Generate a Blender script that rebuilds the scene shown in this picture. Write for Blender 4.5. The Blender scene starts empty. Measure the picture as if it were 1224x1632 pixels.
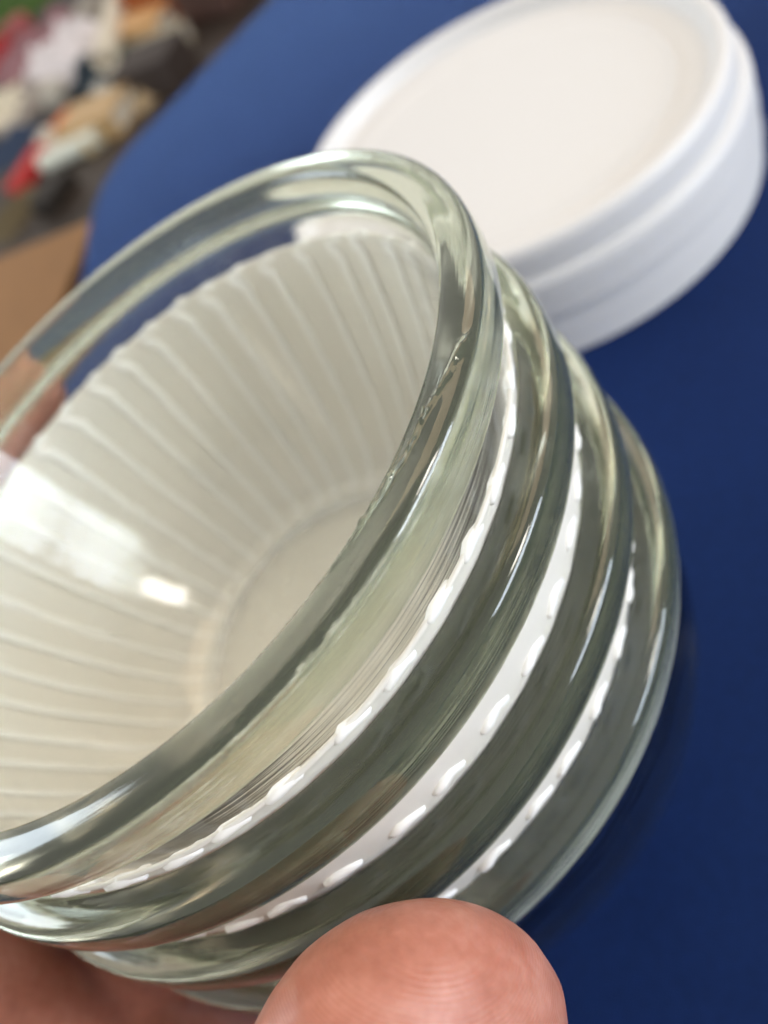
import bpy, bmesh, math, random
from mathutils import Vector, Matrix, noise
random.seed(7)
S = bpy.context.scene
COL = S.collection
U = 0.0008                       # metres per design unit

# ------------------------------------------------------------------ camera
CH = 199.6                       # camera height above the cloth, design units
RIGHT = Vector((0.7766986, -0.4642906, -0.4256448))
DOWN = Vector((-0.6298725, -0.5725189, -0.5248646))
FWD = Vector((0.0, 0.6757635, -0.7371185))
FPX, CX, CY = 1330.0, 612.0, 816.0
cam = bpy.data.cameras.new('camera')
cam_o = bpy.data.objects.new('camera', cam); COL.objects.link(cam_o)
m = Matrix.Identity(4)
for i in range(3):
    m[i][0], m[i][1], m[i][2] = RIGHT[i], -DOWN[i], -FWD[i]
m[2][3] = CH * U
cam_o.matrix_world = m
cam.sensor_fit = 'HORIZONTAL'
cam.lens = 4.15
cam.sensor_width = 4.15 * 1224 / FPX
cam.clip_start, cam.clip_end = 0.004, 50
cam.dof.use_dof = True
cam.dof.focus_distance = 95 * U
cam.dof.aperture_fstop = 2.1
S.camera = cam_o

# ------------------------------------------------------------------ light
w = bpy.data.worlds.new('World'); S.world = w; w.use_nodes = True
bg = w.node_tree.nodes['Background']
bg.inputs[0].default_value = (1.0, 0.98, 0.945, 1); bg.inputs[1].default_value = 0.66

def area(name, loc, target, sx, sy, power, color):
    l = bpy.data.lights.new(name, 'AREA'); l.shape = 'RECTANGLE'
    l.size, l.size_y, l.energy, l.color = sx, sy, power, color
    o = bpy.data.objects.new(name, l); COL.objects.link(o)
    o.location = loc
    d = Vector(target) - Vector(loc)
    o.rotation_euler = d.to_track_quat('-Z', 'Y').to_euler()
    return o
def lamp(name, d, dist, sx, sy, radiance, color):
    t = Vector((-0.01, 0.09, 0.08))
    area(name, t + Vector(d).normalized() * dist, t, sx, sy, radiance * math.pi * sx * sy, color)
lamp('window_light', (0.79, -0.59, 0.25), 1.3, 0.66, 0.48, 11.5, (0.76, 0.86, 1.0))
lamp('high_window_light', (0.66, -0.34, 0.68), 1.3, 0.20, 0.30, 20, (1.0, 0.94, 0.85))
lamp('side_window_light', (-0.72, 0.62, 0.30), 1.4, 0.6, 0.7, 6.5, (0.78, 0.90, 1.0))
lamp('ceiling_light', (0.42, 0.45, 0.80), 1.6, 1.1, 1.0, 1.9, (1.0, 0.74, 0.46))

S.view_settings.view_transform = 'Standard'
S.view_settings.look = 'None'
S.view_settings.exposure = 0.1
S.view_settings.gamma = 1.0
S.render.engine = 'CYCLES'
S.cycles.max_bounces = 14
S.cycles.transmission_bounces = 14
S.cycles.glossy_bounces = 8
S.cycles.diffuse_bounces = 5
S.cycles.transparent_max_bounces = 14
S.cycles.caustics_reflective = True
S.cycles.caustics_refractive = True
S.cycles.blur_glossy = 0.0
S.cycles.sample_clamp_indirect = 12
S.cycles.use_denoising = True
S.cycles.use_adaptive_sampling = True
S.cycles.adaptive_threshold = 0.08
S.cycles.adaptive_min_samples = 20

# ------------------------------------------------------------------ helpers
def at(px, py, z):
    """a point on the level z (design units) seen through photo pixel px, py"""
    d = RIGHT * ((px - CX) / FPX) + DOWN * ((py - CY) / FPX) + FWD
    return Vector((0, 0, CH)) + d * ((z - CH) / d.z)

def tag(o, label=None, cat=None, group=None, kind=None):
    if label: o['label'] = label
    if cat: o['category'] = cat
    if group: o['group'] = group
    if kind: o['kind'] = kind
    return o

def mesh(name, verts, faces, mat, parent=None, smooth=True):
    me = bpy.data.meshes.new(name)
    me.from_pydata([Vector(v) * U for v in verts], [], faces)
    me.update()
    if smooth:
        me.polygons.foreach_set('use_smooth', [True] * len(me.polygons))
    me.materials.append(mat)
    o = bpy.data.objects.new(name, me); COL.objects.link(o)
    if parent: o.parent = parent
    return o

def empty(name, loc=(0, 0, 0)):
    o = bpy.data.objects.new(name, None); COL.objects.link(o)
    o.location = Vector(loc) * U; o.empty_display_size = 0.01
    return o

def spline(pts, n):
    """Catmull-Rom through pts (tuples of floats), n steps a span"""
    P = [Vector(p) for p in pts]
    P = [P[0] * 2 - P[1]] + P + [P[-1] * 2 - P[-2]]
    out = []
    for i in range(1, len(P) - 2):
        for k in range(n):
            t = k / n
            a, b, c, d = P[i - 1], P[i], P[i + 1], P[i + 2]
            out.append(0.5 * ((2 * b) + (c - a) * t + (2 * a - 5 * b + 4 * c - d) * t * t + (3 * b - a - 3 * c + d) * t ** 3))
    out.append(P[-2])
    return out

def lathe(prof, seg, warp=None):
    """closed-on-axis profile [(r, z)], first and last r = 0"""
    v, f = [], []
    n = len(prof)
    v.append((0, 0, prof[0][1]))
    for i in range(1, n - 1):
        for k in range(seg):
            a = 2 * math.pi * k / seg
            r, z = prof[i]
            if warp: r, z = warp(r, z, a, i)
            v.append((r * math.cos(a), r * math.sin(a), z))
    v.append((0, 0, prof[-1][1]))
    for k in range(seg):
        f.append((0, 1 + (k + 1) % seg, 1 + k))
    for i in range(n - 3):
        b = 1 + i * seg
        for k in range(seg):
            k2 = (k + 1) % seg
            f.append((b + k, b + k2, b + seg + k2, b + seg + k))
    b = 1 + (n - 3) * seg; e = len(v) - 1
    for k in range(seg):
        f.append((b + k, b + (k + 1) % seg, e))
    vol = 0.0
    for q in f:                                  # outward normals: positive signed volume
        a = Vector(v[q[0]])
        for j in range(1, len(q) - 1):
            vol += a.dot(Vector(v[q[j]]).cross(Vector(v[q[j + 1]])))
    if vol < 0: f = [q[::-1] for q in f]
    return v, f

# ------------------------------------------------------------------ materials
class NT:
    def __init__(self, name):
        self.m = bpy.data.materials.new(name); self.m.use_nodes = True
        self.t = self.m.node_tree
        self.p = self.t.nodes['Principled BSDF']; self.out = self.t.nodes['Material Output']
    def n(self, typ, **kw):
        x = self.t.nodes.new(typ)
        for k, v in kw.items(): setattr(x, k, v)
        return x
    def l(self, a, b): self.t.links.new(a, b)
    def math(self, op, a, b=None):
        x = self.n('ShaderNodeMath', operation=op)
        for i, s in enumerate((a, b)):
            if s is None: continue
            if isinstance(s, (int, float)): x.inputs[i].default_value = s
            else: self.l(s, x.inputs[i])
        return x.outputs[0]
    def noise(self, vec, scale, detail=3, rough=.5):
        x = self.n('ShaderNodeTexNoise'); x.inputs['Scale'].default_value = scale
        x.inputs['Detail'].default_value = detail; x.inputs['Roughness'].default_value = rough
        if vec is not None: self.l(vec, x.inputs['Vector'])
        return x.outputs['Fac']
    def ramp(self, fac, stops):
        x = self.n('ShaderNodeValToRGB'); self.l(fac, x.inputs[0])
        e = x.color_ramp.elements
        while len(e) < len(stops): e.new(0.5)
        for i, (p, c) in enumerate(stops):
            e[i].position = p; e[i].color = (*c, 1)
        return x.outputs[0]
    def bump(self, h, strength, dist):
        x = self.n('ShaderNodeBump'); x.inputs['Strength'].default_value = strength
        x.inputs['Distance'].default_value = dist
        self.l(h, x.inputs['Height']); self.l(x.outputs[0], self.p.inputs['Normal'])
        return x
    def obj(self): return self.n('ShaderNodeTexCoord').outputs['Object']

def glass_mat(name, stria):
    k = NT(name); p = k.p
    p.inputs['Transmission Weight'].default_value = 1
    p.inputs['IOR'].default_value = 1.5
    sep = k.n('ShaderNodeSeparateXYZ'); k.l(k.obj(), sep.inputs[0])
    x, y, z = sep.outputs
    r = k.math('SQRT', k.math('ADD', k.math('MULTIPLY', x, x), k.math('MULTIPLY', y, y)))
    a = k.math('ARCTAN2', y, x)
    def rings(fr, fa):
        c = k.n('ShaderNodeCombineXYZ')
        k.l(k.math('MULTIPLY', r, fr), c.inputs[0]); k.l(k.math('MULTIPLY', z, fr), c.inputs[1]); k.l(k.math('MULTIPLY', a, fa), c.inputs[2])
        return k.noise(c.outputs[0], 1.0, 2, .6)
    nz = rings(1900, 0.7); soft = rings(260, 2.2)
    k.bump(k.math('ADD', nz, k.math('MULTIPLY', soft, 1.5)), stria, 0.00012)
    # the lip is the thickest glass: greener, scuffed by stacking, its even surroundings painted in as olive haze
    mr = k.n('ShaderNodeMapRange'); k.l(z, mr.inputs[0])
    mr.inputs[1].default_value = 55.5 * U; mr.inputs[2].default_value = 58.0 * U
    lip = mr.outputs[0]
    mc = k.n('ShaderNodeMix', data_type='RGBA'); k.l(lip, mc.inputs[0])
    mc.inputs[6].default_value = (0.985, 0.99, 0.965, 1); mc.inputs[7].default_value = (0.87, 0.90, 0.75, 1)
    k.l(mc.outputs[2], p.inputs['Base Color'])
    wear_haze = k.math('MULTIPLY', lip, k.math('ADD', k.math('MULTIPLY', nz, .7), .65))
    sm = k.n('ShaderNodeMapRange'); k.l(k.noise(k.obj(), 75, 5, .7), sm.inputs[0])
    sm.inputs[1].default_value = 0.56; sm.inputs[2].default_value = 0.75              # greasy finger smears
    k.l(k.math('ADD', k.math('MULTIPLY', wear_haze, 0.09), k.math('MULTIPLY', sm.outputs[0], 0.05)), p.inputs['Roughness'])
    k.l(k.math('MULTIPLY', lip, 0.5), p.inputs['Coat Weight']); p.inputs['Coat Roughness'].default_value = 0.01
    df = k.n('ShaderNodeBsdfDiffuse'); df.inputs[0].default_value = (0.44, 0.50, 0.32, 1)
    mx = k.n('ShaderNodeMixShader'); k.l(k.math('MULTIPLY', wear_haze, 0.09), mx.inputs[0])
    k.l(p.outputs[0], mx.inputs[1]); k.l(df.outputs[0], mx.inputs[2]); k.l(mx.outputs[0], k.out.inputs['Surface'])
    return k.m

def plain(name, col, rough=.5, var=0.0, scale=40, bump=0.0, bscale=200, **kw):
    k = NT(name)
    k.p.inputs['Roughness'].default_value = rough
    co = k.obj()
    if var:
        lo = [c * (1 - var) for c in col]; hi = [min(1, c * (1 + var)) for c in col]
        k.l(k.ramp(k.noise(co, scale, 4), [(0.3, lo), (0.7, hi)]), k.p.inputs['Base Color'])
    else:
        k.p.inputs['Base Color'].default_value = (*col, 1)
    if bump: k.bump(k.noise(co, bscale, 3), bump, 0.001)
    for a, b in kw.items(): k.p.inputs[a.replace('_', ' ')].default_value = b
    return k.m

def liner_mat(name, thin, col):
    k = NT(name); p = k.p
    p.inputs['Base Color'].default_value = (*col, 1)
    p.inputs['Roughness'].default_value = 0.45
    tr = k.n('ShaderNodeBsdfTranslucent'); tr.inputs[0].default_value = (0.93, 0.915, 0.89, 1)
    mx = k.n('ShaderNodeMixShader'); mx.inputs[0].default_value = thin
    k.l(p.outputs[0], mx.inputs[1]); k.l(tr.outputs[0], mx.inputs[2]); k.l(mx.outputs[0], k.out.inputs['Surface'])
    k.bump(k.noise(k.obj(), 260, 3), 0.25, 0.0005)
    return k.m

def cloth_mat():
    k = NT('blue_woven_cloth'); p = k.p
    co = k.obj()
    p.inputs['Roughness'].default_value = 0.85
    p.inputs['Specular IOR Level'].default_value = 0.12
    p.inputs['Sheen Weight'].default_value = 1.0
    p.inputs['Sheen Roughness'].default_value = 0.2
    p.inputs['Sheen Tint'].default_value = (0.30, 0.50, 1, 1)
    sep = k.n('ShaderNodeSeparateXYZ'); k.l(co, sep.inputs[0])
    sx = k.math('SINE', k.math('MULTIPLY', sep.outputs[0], 2 * math.pi / 0.0008))
    sy = k.math('SINE', k.math('MULTIPLY', sep.outputs[1], 2 * math.pi / 0.0008))
    wv = k.math('ADD', k.math('MULTIPLY', k.math('MULTIPLY', sx, sy), .5), .5)
    mixn = k.math('ADD', k.math('MULTIPLY', wv, .45), k.math('ADD', k.math('MULTIPLY', k.noise(co, 420, 4, .6), .35), k.math('MULTIPLY', k.noise(co, 30, 3), .2)))
    k.l(k.ramp(mixn, [(0.2, (0.0024, 0.010, 0.052)), (0.8, (0.0085, 0.029, 0.128))]), p.inputs['Base Color'])
    k.bump(wv, 0.5, 0.0003)
    return k.m

def skin_mat():
    k = NT('skin'); p = k.p
    co = k.obj()
    big = k.noise(co, 70, 4, .65)
    fine = k.noise(co, 900, 3)
    k.l(k.ramp(k.math('ADD', k.math('MULTIPLY', big, .75), k.math('MULTIPLY', fine, .25)),
               [(0.3, (0.34, 0.115, 0.072)), (0.5, (0.46, 0.180, 0.122)), (0.7, (0.57, 0.275, 0.21))]), p.inputs['Base Color'])
    p.inputs['Roughness'].default_value = 0.42
    p.inputs['Specular IOR Level'].default_value = 0.4
    p.inputs['Subsurface Weight'].default_value = 0.35
    p.inputs['Subsurface Radius'].default_value = (1.0, 0.35, 0.2)
    p.inputs['Subsurface Scale'].default_value = 0.0025
    at_ = k.n('ShaderNodeAttribute', attribute_name='ridge')
    wob = k.math('MULTIPLY', k.noise(co, 110, 2), 2.6)
    ph = k.math('ADD', at_.outputs['Fac'], wob)
    s = k.math('SINE', k.math('MULTIPLY', ph, 2 * math.pi))
    am = k.n('ShaderNodeAttribute', attribute_name='ridge_mask')
    h = k.math('ADD', k.math('MULTIPLY', k.math('MULTIPLY', s, am.outputs['Fac']), k.noise(co, 160, 2)), k.math('MULTIPLY', k.noise(co, 1500, 3), .5))
    k.bump(h, 0.15, 0.00013)
    return k.m

GLASS = [glass_mat('clear_green_glass', 0.22), glass_mat('clear_green_glass_lined', 0.45)]
LINER = liner_mat('white_liner_sheet', 0.14, (0.83, 0.80, 0.735))
RIB = liner_mat('white_liner_fold', 0.05, (0.95, 0.94, 0.915))
CLOTH = cloth_mat()
SKIN = skin_mat()
def lid_mat():
    k = NT('white_lid_plastic'); p = k.p
    p.inputs['Base Color'].default_value = (0.77, 0.755, 0.74, 1); p.inputs['Roughness'].default_value = 0.38
    k.bump(k.noise(k.obj(), 500, 4), 0.12, 0.0004)
    tr = k.n('ShaderNodeBsdfTranslucent'); tr.inputs[0].default_value = (0.84, 0.85, 0.92, 1)
    mx = k.n('ShaderNodeMixShader'); mx.inputs[0].default_value = 0.15
    k.l(p.outputs[0], mx.inputs[1]); k.l(tr.outputs[0], mx.inputs[2]); k.l(mx.outputs[0], k.out.inputs['Surface'])
    return k.m
WHITE = lid_mat()

# ------------------------------------------------------------------ setting
fl = mesh('floor', [(-4000, -2000, -420), (4000, -2000, -420), (4000, 6000, -420), (-4000, 6000, -420)], [(0, 1, 2, 3)],
          plain('dark_wood_floor', (0.035, 0.022, 0.015), 0.5, 0.4, 6, 0.2, 30), smooth=False)
tag(fl, kind='structure')

def table():
    # outline of the covered table: long straight far edge, cut corner, then the left edge
    far1 = Vector((1150, 930)); far0 = Vector((40, 572))
    cor = Vector((-8, 545)); l1 = Vector((-48, 460)); l2 = Vector((-330, -140))
    ring = [Vector((1150, -350)), far1] + [far1.lerp(far0, t / 8) for t in range(1, 9)] + [Vector((22, 566)), Vector((8, 558)), Vector((-4, 548)), Vector((-14, 535)), Vector((-23, 519)), Vector((-31, 502)), Vector((-39, 482)), l1]
    ring += [l1.lerp(l2, t / 6) for t in range(1, 7)] + [Vector((-330, -350))]
    c = Vector((350, 150))
    v, f = [], []
    N = len(ring)
    rows = [(0, 0.0), (-1.2, 0.0), (-4, 1.5), (-9, 3.2), (-22, 3.8), (-60, 2.5)]   # z, outward step
    for z, o in rows:
        for p in ring:
            d = (p - c).normalized()
            q = p + d * o
            v.append((q.x, q.y, z))
    for r in range(len(rows) - 1):
        for k in range(N):
            k2 = (k + 1) % N
            f.append((r * N + k2, r * N + k, (r + 1) * N + k, (r + 1) * N + k2))
    f.append(tuple(range(N))[::-1])
    f.append(tuple(range((len(rows) - 1) * N, len(rows) * N)))
    t = empty('table')
    mesh('tabletop', v, f, CLOTH, t, smooth=False)
    lm = plain('dark_metal', (0.03, 0.03, 0.03), 0.4)
    for x, y in ((1080, -280), (1080, 800), (60, 480), (-250, -280)):
        vv, ff = [], []
        for z, r in ((-61, 16), (-419, 12)):
            for k in range(12):
                a = k * math.pi / 6
                vv.append((x + r * math.cos(a), y + r * math.sin(a), z))
        for k in range(12):
            ff.append((k, (k + 1) % 12, 12 + (k + 1) % 12, 12 + k))
        mesh('leg', vv, ff, lm, t)
    tag(t, 'table covered in deep blue woven cloth beneath the bowls and lids', 'table')
table()

# ------------------------------------------------------------------ bowl stack
CW = Vector((-27.06, 114.255, 127.704))                 # centre of the top rim
NW = Vector((-0.07575, 0.104968, 0.991586)).normalized()
E1 = (Vector((1, 0, 0)) - NW * NW.x).normalized(); E2 = NW.cross(E1)
def axis_matrix(s):
    o = (CW - NW * s) * U
    mm = Matrix.Identity(4)
    for i in range(3):
        mm[i][0], mm[i][1], mm[i][2], mm[i][3] = E1[i], E2[i], NW[i], o[i]
    return mm
def cyl(th, rho, s):
    a = math.radians(th)
    return CW + E1 * (rho * math.cos(a)) + E2 * (rho * math.sin(a)) - NW * s

H, PITCH, GROW = 66.0, 18.8, 1.77
OUT = [(27, 1.4), (30.5, 1.1), (32.8, 0.8), (35, 1.0), (37, 2.0), (40, 5.5), (44.4, 12), (50, 22), (54.5, 33), (57.8, 45), (59.6, 53), (60.4, 56.6)]
BEAD = [(61.0, 57.2), (63.2, 57.6), (64.6, 58.4), (65.1, 60.0), (65.2, 62.5), (65.1, 64.4), (64.7, 65.4), (63.6, 66.0), (61.8, 66.1), (60.0, 65.9), (59.0, 65.2), (58.5, 63.6), (58.1, 61)]
INN = [(57.0, 54), (54.5, 45), (51, 33.5), (46.4, 22.5), (41.0, 14), (37.6, 9.8), (34.6, 7.0), (31.4, 5.7), (27, 5.2), (12, 5.0)]

OUT_WIDE = [(24, 1.4), (27, 0.6), (29, 0), (32, 0.2), (35, 1.6), (43, 6), (52, 14.5), (58.4, 26), (61.4, 37), (62.2, 46), (61.8, 52), (61.0, 56.2)]
INN_WIDE = [(58.1, 54), (57.9, 45), (56.2, 36), (52.6, 25.5), (47, 16.5), (40, 10.6), (34, 7.4), (28, 5.6), (24, 5.2), (12, 5.0)]
def bowl(i, label):
    g = GROW * i if i < 3 else 4.8
    pts = [(r + g, z, 0) for r, z in (OUT + BEAD + INN if i < 3 else OUT_WIDE + BEAD + INN_WIDE)]
    prof = [(p.x, p.y) for p in spline(pts, 9 if i == 0 else 4)]
    prof = [(0, 1.4)] + [(12, 1.4)] + prof + [(0, 5.0)]
    seg = 900 if i == 0 else 256
    rnd = random.Random(i)
    ph = [rnd.uniform(0, 6.28) for _ in range(6)]
    def warp(r, z, a, k):
        # hand-pressed glass is never quite round
        r2 = r * (1 + 0.0022 * math.sin(2 * a + ph[0]) + 0.0009 * math.sin(7 * a + ph[1]))
        z2 = z + 0.10 * math.sin(3 * a + ph[2]) * (z / H)
        if i == 0 and z > 61.5 and r > 59.5:
            d = math.degrees(a) % 360
            # chip healed over the lip: a crooked raised edge from the outer corner inwards
            if 286 < d < 319:
                t = (319 - d) / 33
                env = min(1, t * 9, (1 - t) * 5)
                line = 60.3 + 4.4 * (1 - t) ** 2.6 + 0.45 * noise.noise((d * 0.22, 3, 0)) + 0.15 * noise.noise((d * 0.9, 4, 0))
                q = math.exp(-((r - line) / 0.42) ** 2)
                j = 0.5 + 0.5 * noise.noise((d * 0.5, 7.7, 0))
                step = 1 / (1 + math.exp((r - line) / 0.16))
                if z > 63.6:
                    z2 += env * (0.75 * q * (0.3 + 0.7 * j) - 0.28 * step * (0.4 + 0.6 * t) * (r > 59.6))
                    z2 += env * 0.9 * math.exp(-((r - line) / 0.8) ** 2) * max(0, noise.noise((d * 1.3, r * 1.5, 9)) - .15)
            # rough mould seam further round
            if 258 < d < 292:
                q = math.exp(-((r - 64.3) / 0.55) ** 2) * math.sin(math.pi * (d - 258) / 34)
                k_ = 0.28 * q * noise.noise((d * 5.0, r * 1.2, 5)) * max(0.15, 0.5 + noise.noise((d * .25, 1, 2)))
                z2 += k_; r2 += k_ * .6
        return r2, z2
    v, f = lathe(prof, seg, warp)
    o = mesh('glass_bowl', v, f, GLASS[0 if i < 2 else 1])
    o.matrix_world = axis_matrix(H + PITCH * i)
    tag(o, label, 'bowl', 'nested glass bowls')
    return o
bowl(0, 'topmost clear glass bowl of the nested stack, its thick rim chipped')
bowl(1, 'second glass bowl from the top of the nested stack, right under the chipped one')
bowl(2, 'third glass bowl from the top of the nested stack, its rim meeting the thumb')
bowl(3, 'lowest and widest glass bowl of the nested stack')

LPROF = [(8, -1.4), (20, -1.4), (31, -1.4), (39, 0.0), (44.2, 5.6), (48, 12.5), (52.2, 22), (56.2, 33), (58.2, 40.5), (59.2, 44.5), (59.9, 47.3), (60.5, 49.6)]
NRIB = 44
def liner(i, label):
    g = GROW * (i + 0.5) if i < 2 else 3.95
    mid = [(p.x, p.y) for p in spline([(r + g * (r / 60), z, 0) for r, z in LPROF], 4)]
    nub = len(mid)
    up = 50.4 if i == 0 else 55.3
    mid += [(60.75 + g, (49.6 + up) / 2), (60.9 + g, up)]          # collar of the sheet above the rib ends
    prof = [(0, mid[0][1] - .25)]
    for k, (r, z) in enumerate(mid): prof.append((r + .2, z - .2))
    rt, zt = mid[-1]
    prof += [(rt + .1, zt + .35), (rt - .15, zt + .3)]
    for r, z in reversed(mid): prof.append((r - .3, z + .3))
    prof.append((0, mid[0][1] + .3))
    def warp(r, z, a, k):
        t = (a * NRIB / (2 * math.pi)) % 1.0
        saw = (t if t < .82 else (1 - t) / .18 * .82)        # knife pleats
        w_ = max(0, min(1, (z + 1) / 25))
        zz = z + (0.2 * saw * w_ if z > 44 else 0) + 0.12 * noise.noise((a * 9, i, z * .05)) * w_
        return r + w_ * (1.0 if z < 45 else max(.25, 1 - (z - 45) * .2)) * (0.45 * saw - .2), zz
    v, f = lathe(prof, NRIB * 8, warp)
    o = mesh('liner', v, f, LINER)
    root = empty('pleated_liner'); root.matrix_world = axis_matrix(H + PITCH * i)
    o.name = 'sheet'; o.parent = root
    # ribs: little rolled folds running down the sheet, each ending in a rounded nub
    path = [Vector((r - .75, 0, z)) for r, z in mid[8:nub]]
    path[-1].x += .6; path[-2].x += .35
    for k in range(1, 7): path[-k].y += 2.6 * (1 - (k - 1) / 6) ** 1.5          # the fold leans over before it ends
    last = path[-1].copy()
    path += [last + Vector((.15, -1.6, .55)), last + Vector((.3, -3.4, .65)), last + Vector((.4, -5.0, .5))]
    rad = [0.28 + 0.45 * (k / (len(path) - 1)) for k in range(len(path))]
    rad[-3:] = [0.72, 0.85, 0.6]
    meshes = []
    for var in range(7):
        rr = random.Random(var + 10 * i)
        vv, ff = [], []
        sg = 8
        for k, p in enumerate(path):
            d = (path[min(k + 1, len(path) - 1)] - path[max(k - 1, 0)]).normalized()
            b = d.cross(Vector((0, 1, 0.2))).normalized(); c = d.cross(b)
            jit = Vector((rr.uniform(-.04, .04), rr.uniform(-.2, .2), rr.uniform(-.1, .1)))
            if k > len(path) - 4: jit *= 2.6
            for q in range(sg):
                a = 2 * math.pi * q / sg
                wide = 1.9 if k < len(path) - 5 else 1.25
                vv.append(p + jit + b * (math.cos(a) * rad[k]) + c * (math.sin(a) * rad[k] * wide))
        for k in range(len(path) - 1):
            for q in range(sg):
                ff.append((k * sg + q, k * sg + (q + 1) % sg, (k + 1) * sg + (q + 1) % sg, (k + 1) * sg + q))
        vv.append(path[-1] + Vector((0.05, -.55, 0))); e = len(vv) - 1        # hollow end of the roll
        for q in range(sg): ff.append(((len(path) - 1) * sg + q, (len(path) - 1) * sg + (q + 1) % sg, e))
        vv.append(path[0]); e = len(vv) - 1
        for q in range(sg): ff.append(((q + 1) % sg, q, e))
        me = bpy.data.meshes.new('rib'); me.from_pydata([x * U for x in vv], [], ff); me.update()
        me.polygons.foreach_set('use_smooth', [True] * len(me.polygons)); me.materials.append(RIB)
        meshes.append(me)
    for k in range(NRIB):
        o = bpy.data.objects.new('rib', meshes[random.randrange(7)]); COL.objects.link(o)
        o.parent = root
        o.rotation_euler = (0, 0, 2 * math.pi * (k + .8 + random.uniform(-.13, .13) + 0.3 * i) / NRIB)
        s = random.uniform(.985, 1.01); o.scale = (1, 1, s)
    tag(root, label, 'liner', 'white pleated liners between the bowls')
liner(0, 'white pleated liner under the topmost glass bowl, its ribs showing through the glass')
liner(1, 'white pleated liner between the second and third glass bowls')
liner(2, 'white pleated liner just above the rim of the lowest glass bowl')

# ------------------------------------------------------------------ white lids
LC = Vector((116.41, 256.85))
def lid(zt, R, label, twist):
    prof = [(20, -6.6), (52, -6.6), (57, -6.5), (58.5, -6.1), (60.5, -6.1), (62, -6.5), (66, -6.6), (69.2, -6.0), (70.8, -4.2), (71.6, -1.8), (72.6, -0.5), (74, 0), (75.6, -0.5), (76.8, -2.0), (77.3, -4.5),
            (77.5, -8.2), (77.7, -11), (77.9, -13.0), (78.0, -13.8), (77.6, -14.4), (76.8, -14.0), (76.4, -9.0), (75.6, -4.6), (74.6, -2.8), (73.6, -2.2), (72.8, -3.6), (71.8, -6.6), (69, -8.2), (40, -8.4), (20, -8.4)]
    pts = [(p.x, p.y) for p in spline([(r * R / 77.0, z, 0) for r, z in prof], 3)]
    pts = [(0, -6.6)] + pts + [(0, -8.4)]
    v, f = lathe(pts, 160)
    o = mesh('plastic_lid', v, f, WHITE)
    o.location = Vector((LC.x, LC.y, zt)) * U
    o.rotation_euler = (0, 0, twist)
    tag(o, label, 'lid', 'stacked white lids')
    return o
lid(43.2, 77.2, 'topmost white plastic lid, its round recessed face up', 0).location.x += 0
a_ = lid(32.6, 79.6, 'middle one of the stacked white plastic lids', 1); a_.location.x += 1.5 * U; a_.location.y -= 1.0 * U
a_ = lid(22.0, 80.0, 'lower of the stacked white plastic lids, third from the top', 2); a_.location.x += 2.0 * U
a_ = lid(14.6, 80.3, 'bottom white plastic lid lying on the blue cloth', 3); a_.location.x += 1.0 * U

# ------------------------------------------------------------------ hand
def tube(nodes, seg=20):
    """nodes: (pos, half width, half thickness, flat normal); rounded ends"""
    P = spline([tuple(p) for p, a, b, n_ in nodes], 6)
    A = spline([(a, b, 0) for p, a, b, n_ in nodes], 6)
    Nn = spline([tuple(n_) for p, a, b, n_ in nodes], 6)
    v, f = [], []
    rows = []
    def ring(c, d, nn, a, b):
        s = d.cross(nn).normalized(); t = s.cross(d).normalized()
        rows.append([c + s * (a * math.cos(2 * math.pi * k / seg)) + t * (b * math.sin(2 * math.pi * k / seg)) for k in range(seg)])
    L = len(P)
    for i in range(L):
        d = (P[min(i + 1, L - 1)] - P[max(i - 1, 0)]).normalized()
        a, b = A[i].x, A[i].y
        if i == 0:
            for q in (80, 60, 40, 20):
                r = math.radians(q); ring(P[0] - d * (min(a, b) * math.sin(r)), d, Nn[0], a * math.cos(r), b * math.cos(r))
        ring(P[i], d, Nn[i], a, b)
        if i == L - 1:
            for q in (20, 40, 60, 75, 85):
                r = math.radians(q); ring(P[i] + d * ((a * .35 + b * .65) * math.sin(r)), d, Nn[i], a * math.cos(r), b * math.cos(r))
    for r in rows: v += r
    for i in range(len(rows) - 1):
        for k in range(seg):
            f.append((i * seg + k, i * seg + (k + 1) % seg, (i + 1) * seg + (k + 1) % seg, (i + 1) * seg + k))
    f.append(tuple(range(seg))[::-1]); f.append(tuple(range((len(rows) - 1) * seg, len(rows) * seg)))
    return v, f

def radial(th):
    a = math.radians(th); return E1 * math.cos(a) + E2 * math.sin(a)
def nd(th, rho, s, a, b): return (cyl(th, rho, s), a, b, radial(th))

TH = [nd(208, 96, 88, 18, 14), nd(225, 103, 76, 24, 15), nd(238, 103, 63, 24, 15), nd(249, 95, 49, 20, 14), nd(255.5, 89, 42.5, 20.5, 13.6), nd(263.1, 83.6, 38.5, 20.8, 12.8)]
FINGERS = [
    [nd(206, 96, 84, 12, 12), nd(176, 90, 24, 12, 11), nd(150, 80, 18, 10.2, 10), nd(128, 77.5, 15, 9.6, 9.2), nd(106, 75.5, 12.5, 8.6, 7.8)],
    [nd(206, 95, 88, 12, 12), nd(178, 93, 44, 12, 11.5), nd(146, 83, 39, 10.4, 10), nd(120, 80, 37, 9.8, 9.4), nd(96, 78.5, 36, 8.8, 8)],
    [nd(206, 95, 92, 12, 12), nd(180, 94, 64, 11.5, 11), nd(149, 84.5, 59, 10, 9.6), nd(124, 81.5, 57, 9.4, 9), nd(102, 80, 55, 8.4, 7.8)],
    [nd(206, 95, 95, 11, 11), nd(184, 95, 82, 10.5, 10), nd(156, 83, 78, 9, 8.6), nd(136, 79, 76, 8.4, 8), nd(118, 77, 75, 7.4, 7)],
]
FOREARM = [nd(197, 220, 82, 28, 24), nd(200, 178, 81, 26, 21), nd(203, 138, 80, 26, 18), nd(205, 106, 80, 25, 15)]
PALM = [nd(223, 87, 90, 12, 18), nd(204, 87, 91, 13, 20), nd(187, 89, 80, 12, 28)]
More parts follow.
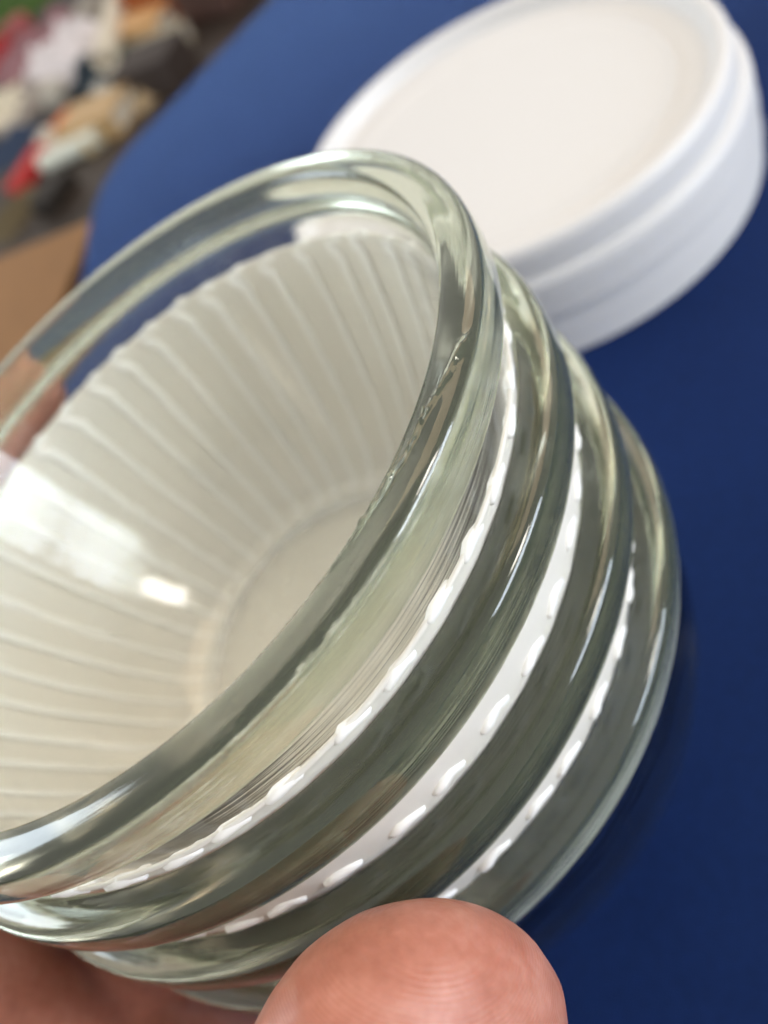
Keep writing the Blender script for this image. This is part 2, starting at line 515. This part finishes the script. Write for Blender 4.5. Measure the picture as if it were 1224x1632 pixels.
hv, hf = [], []
for t in [TH, FOREARM] + FINGERS:
    v, f = tube(t); b = len(hv); hv += v; hf += [tuple(b + k for k in q) for q in f]
# palm: a flat slab, thin towards the bowl, wide along its axis
def slab(nodes, seg=24):
    v, f = [], []
    for i, (c, thk, wid, n_) in enumerate(nodes):
        for k in range(seg):
            a = 2 * math.pi * k / seg
            v.append(c + n_ * (thk * math.cos(a)) + NW * (wid * math.sin(a)))
    for i in range(len(nodes) - 1):
        for k in range(seg):
            f.append((i * seg + k, i * seg + (k + 1) % seg, (i + 1) * seg + (k + 1) % seg, (i + 1) * seg + k))
    f.append(tuple(range(seg))[::-1]); f.append(tuple(range((len(nodes) - 1) * seg, len(nodes) * seg)))
    return v, f
v, f = slab(PALM); b = len(hv); hv += v; hf += [tuple(b + k for k in q) for q in f]
tmp = mesh('hand_source', hv, hf, SKIN)
bm = bmesh.new(); bm.from_mesh(tmp.data); bmesh.ops.recalc_face_normals(bm, faces=bm.faces); bm.to_mesh(tmp.data); bm.free()
md = tmp.modifiers.new('r', 'REMESH'); md.mode = 'VOXEL'; md.voxel_size = 0.0008; md.use_smooth_shade = True
ms = tmp.modifiers.new('s', 'SMOOTH'); ms.factor = 0.5; ms.iterations = 12
dg = bpy.context.evaluated_depsgraph_get()
hm = bpy.data.meshes.new_from_object(tmp.evaluated_get(dg))
bpy.data.objects.remove(tmp)
hm.name = 'hand'
# fingerprint field on the thumb pad
c0 = cyl(254.5, 92, 47) * U
tip = cyl(262, 83.3, 38) * U
ra = hm.attributes.new('ridge', 'FLOAT', 'POINT'); rm = hm.attributes.new('ridge_mask', 'FLOAT', 'POINT')
ax = (tip - c0).normalized(); lat = ax.cross(radial(258)).normalized()
vals, msk = [], []
for vx in hm.vertices:
    q = vx.co - c0
    d = q.dot(ax) - 20.0 * q.dot(lat) ** 2
    vals.append(d / 0.00038)
    e = (vx.co - tip).length
    msk.append(max(0.0, min(1.0, (0.028 - e) / 0.008)))
ra.data.foreach_set('value', vals); rm.data.foreach_set('value', msk)
hand = bpy.data.objects.new('hand', hm); COL.objects.link(hand)
hm.polygons.foreach_set('use_smooth', [True] * len(hm.polygons))
if not hm.materials: hm.materials.append(SKIN)
tag(hand, 'bare hand holding the bowl stack, thumb tip large in front', 'hand')

# ------------------------------------------------------------------ clutter beyond the table
def frame_obj(o, px, py, z, rz, tilt=0.0, k=1.35):
    o.scale = (k, k, k)
    o.location = at(px, py, z) * U
    o.rotation_euler = (tilt, 0, rz)

def box(name, sx, sy, sz, mat, parent=None, bev=2.0, off=(0, 0, 0)):
    me = bpy.data.meshes.new(name); bm = bmesh.new()
    bmesh.ops.create_cube(bm, size=1)
    for vx in bm.verts: vx.co = Vector((vx.co.x * sx + off[0], vx.co.y * sy + off[1], vx.co.z * sz + off[2])) * U
    bmesh.ops.bevel(bm, geom=bm.edges[:], offset=bev * U, segments=2, affect='EDGES', profile=.5)
    bm.to_mesh(me); bm.free(); me.materials.append(mat)
    o = bpy.data.objects.new(name, me); COL.objects.link(o)
    if parent: o.parent = parent
    return o

def crumple(name, sx, sy, sz, mat, seed):
    n = 28; v, f = [], []
    for layer in (1, 0):
        for j in range(n + 1):
            for i in range(n + 1):
                x, y = i / n * 2 - 1, j / n * 2 - 1
                r = max(abs(x), abs(y)); q = max(0, 1 - r ** 3)
                hgt = q * (0.55 + 0.75 * noise.noise((x * 2.3 + seed, y * 2.3, 1)) + 0.3 * noise.noise((x * 6 + seed, y * 6, 2)))
                k = 1 + 0.18 * noise.noise((x * 2 + seed, y * 2, 5))
                v.append((x * sx / 2 * k, y * sy / 2 * k, max(0.02, hgt) * sz * layer))
    o = (n + 1) ** 2
    for j in range(n):
        for i in range(n):
            a = j * (n + 1) + i
            f.append((a, a + 1, a + n + 2, a + n + 1))
    return mesh(name, v, f, mat)

FZ = -420
def book(px, py, rz, sx, sy, sz, col, label, z=FZ):
    r = empty('book'); cov = plain('book_cover', col, .45)
    box('cover', sx, sy, sz * .12, cov, r, .8, (0, 0, sz * .94)); box('cover', sx, sy, sz * .12, cov, r, .8, (0, 0, sz * .06))
    box('spine', sx * .03, sy, sz * .76, cov, r, .5, (-sx * .485, 0, sz * .5))
    box('pages', sx * .93, sy * .95, sz * .755, plain('book_pages', (.75, .7, .6), .8), r, .5, (sx * .005, 0, sz * .5))
    frame_obj(r, px, py, z, rz); tag(r, label, 'book', 'things lying on the floor beyond the table')
def carton(px, py, rz, sx, sy, sz, col, label, name='box', cat='box', z=FZ):
    r = empty(name); mt = plain(name + '_card', col, .6, .15, 20)
    box('body', sx, sy, sz * .8, mt, r, 3, (0, 0, sz * .4)); box('lid', sx * 1.04, sy * 1.04, sz * .2, mt, r, 3, (0, 0, sz * .9))
    frame_obj(r, px, py, z, rz); tag(r, label, cat, 'things lying on the floor beyond the table')
def heap(px, py, rz, sx, sy, sz, col, label, seed, name='crumpled_cloth', cat='cloth', z=FZ):
    o = crumple(name, sx, sy, sz, plain(name + '_fabric', col, .85, .12, 30), seed)
    frame_obj(o, px, py, z, rz); tag(o, label, cat, 'things lying on the floor beyond the table')
def roll(px, py, rz, r, L, col, label, name='paper_roll', cat='roll', z=FZ):
    v, f = [], []
    for x, q in ((-L / 2, r * .55), (-L / 2, r), (L / 2, r), (L / 2, r * .55)):
        for k in range(20):
            a = 2 * math.pi * k / 20; v.append((x, q * math.cos(a), q * math.sin(a) + r))
    for i in range(3):
        for k in range(20): f.append((i * 20 + k, i * 20 + (k + 1) % 20, i * 20 + 20 + (k + 1) % 20, i * 20 + 20 + k))
    for k in range(20): f.append((60 + k, 60 + (k + 1) % 20, (k + 1) % 20, k))
    o = mesh(name, v, f, plain(name + '_paper', col, .6), smooth=False)
    frame_obj(o, px, py, z, rz); tag(o, label, cat, 'things lying on the floor beyond the table')

heap(30, 12, .3, 420, 300, 50, (.05, .11, .012), 'green cloth heaped in the far corner of the floor', 3)
heap(70, 78, .2, 230, 200, 50, (.34, .17, .19), 'dull pink cloth lying beside the white sheet', 9)
heap(128, 92, .6, 190, 230, 70, (.82, .76, .77), 'crumpled white sheet on the floor', 14, 'crumpled_sheet', 'sheet')
roll(195, 40, 1.15, 20, 360, (.80, .72, .58), 'long cream paper roll lying across the clutter', z=FZ + 30)
carton(8, 108, .3, 75, 50, 45, (.5, .02, .03), 'small red box at the left edge of the clutter')
heap(10, 178, 1.0, 110, 150, 40, (.82, .74, .58), 'cream paper bag lying at the left edge', 21, 'paper_bag', 'bag')
heap(172, 118, .4, 110, 150, 50, (.015, .03, .045), 'dark navy cloth beside the white sheet', 27)
book(238, 66, .7, 70, 130, 40, (.75, .45, .20), 'tan covered book near the orange box')
book(262, 92, 1.0, 60, 110, 30, (.40, .36, .26), 'dull olive covered book beside the tan book')
carton(305, 8, .5, 120, 170, 70, (.36, .09, .015), 'rusty orange box by the far table edge')
carton(356, 4, .5, 90, 120, 60, (.10, .05, .04), 'dark brown box at the far table edge')
heap(60, 148, 1.5, 150, 110, 30, (.36, .31, .27), 'grey brown cloth in the middle of the clutter', 33)
book(168, 205, .8, 80, 120, 35, (.55, .36, .17), 'brown covered book close to the table edge')
heap(195, 152, .2, 90, 110, 40, (.55, .53, .48), 'pale grey rag beside the dark navy cloth', 39, 'rag', 'rag')
carton(120, 206, .5, 45, 34, 26, (.72, .16, .03), 'tiny orange box between the pale tube and the brown book')
roll(122, 252, -.55, 14, 110, (.74, .76, .66), 'short pale tube lying near the table corner', 'cardboard_tube', 'tube')
carton(55, 282, .75, 100, 26, 24, (.62, .04, .04), 'narrow red box lying near the table corner')
heap(14, 240, .6, 120, 120, 30, (.03, .05, .10), 'dark blue cloth at the left edge', 45)
heap(85, 228, .9, 80, 80, 24, (.70, .62, .52), 'cream rag beside the short pale tube', 62, 'rag', 'rag')
carton(262, 132, .75, 80, 110, 50, (.045, .03, .025), 'dark block standing in for the shaded gap along the far table edge')  # near-black block added to paint the shaded gap in the clutter
heap(225, 160, .5, 70, 80, 30, (.48, .36, .22), 'tan rag between the brown book and the shaded gap', 71, 'rag', 'rag')
for px, py, a, sx, sy, sz, c, l in (
        (150, 30, .9, 60, 50, 30, (.45, .40, .34), 'small grey box beside the cream paper roll'),
        (35, 55, .2, 60, 60, 30, (.45, .10, .10), 'small brick red box on the pink cloth'),
        (95, 160, 1.1, 50, 34, 30, (.62, .58, .50), 'small beige box below the white sheet'),
        (215, 105, .6, 40, 60, 30, (.10, .13, .10), 'small dark green box beside the tan book'),
        (150, 235, .4, 40, 40, 22, (.62, .50, .30), 'small tan box touching the brown book'),
        (30, 215, .2, 46, 30, 26, (.55, .48, .40), 'small pale brown box by the cream paper bag'),
        (95, 318, .7, 70, 44, 26, (.02, .014, .01), 'flat black block standing in for the shadow behind the narrow red box')):  # the black one is a shadow on the floor, put in as a dark shape
    carton(px, py, a, sx, sy, sz, c, l)
heap(25, 345, .6, 120, 80, 24, (.12, .09, .045), 'olive brown rag behind the cardboard box', 51, 'rag', 'rag')
# open-topped cardboard box beside the table, its flap towards the bowls
cb = empty('cardboard_box'); card = plain('cardboard', (.23, .115, .042), .75, .08, 60, .1, 300)
p0 = at(0, 405, -50); p1 = at(128, 352, -50)
dx = (p1 - p0).normalized(); ang = math.atan2(dx.y, dx.x)
box('flap', 420, 330, 5, card, cb, 1, (-195, -168, -3))
box('body', 400, 310, 340, card, cb, 2, (-195, -168, -180))
cb.location = p1 * U; cb.rotation_euler = (0, 0, ang)
tag(cb, 'brown cardboard box standing beside the blue table', 'box')
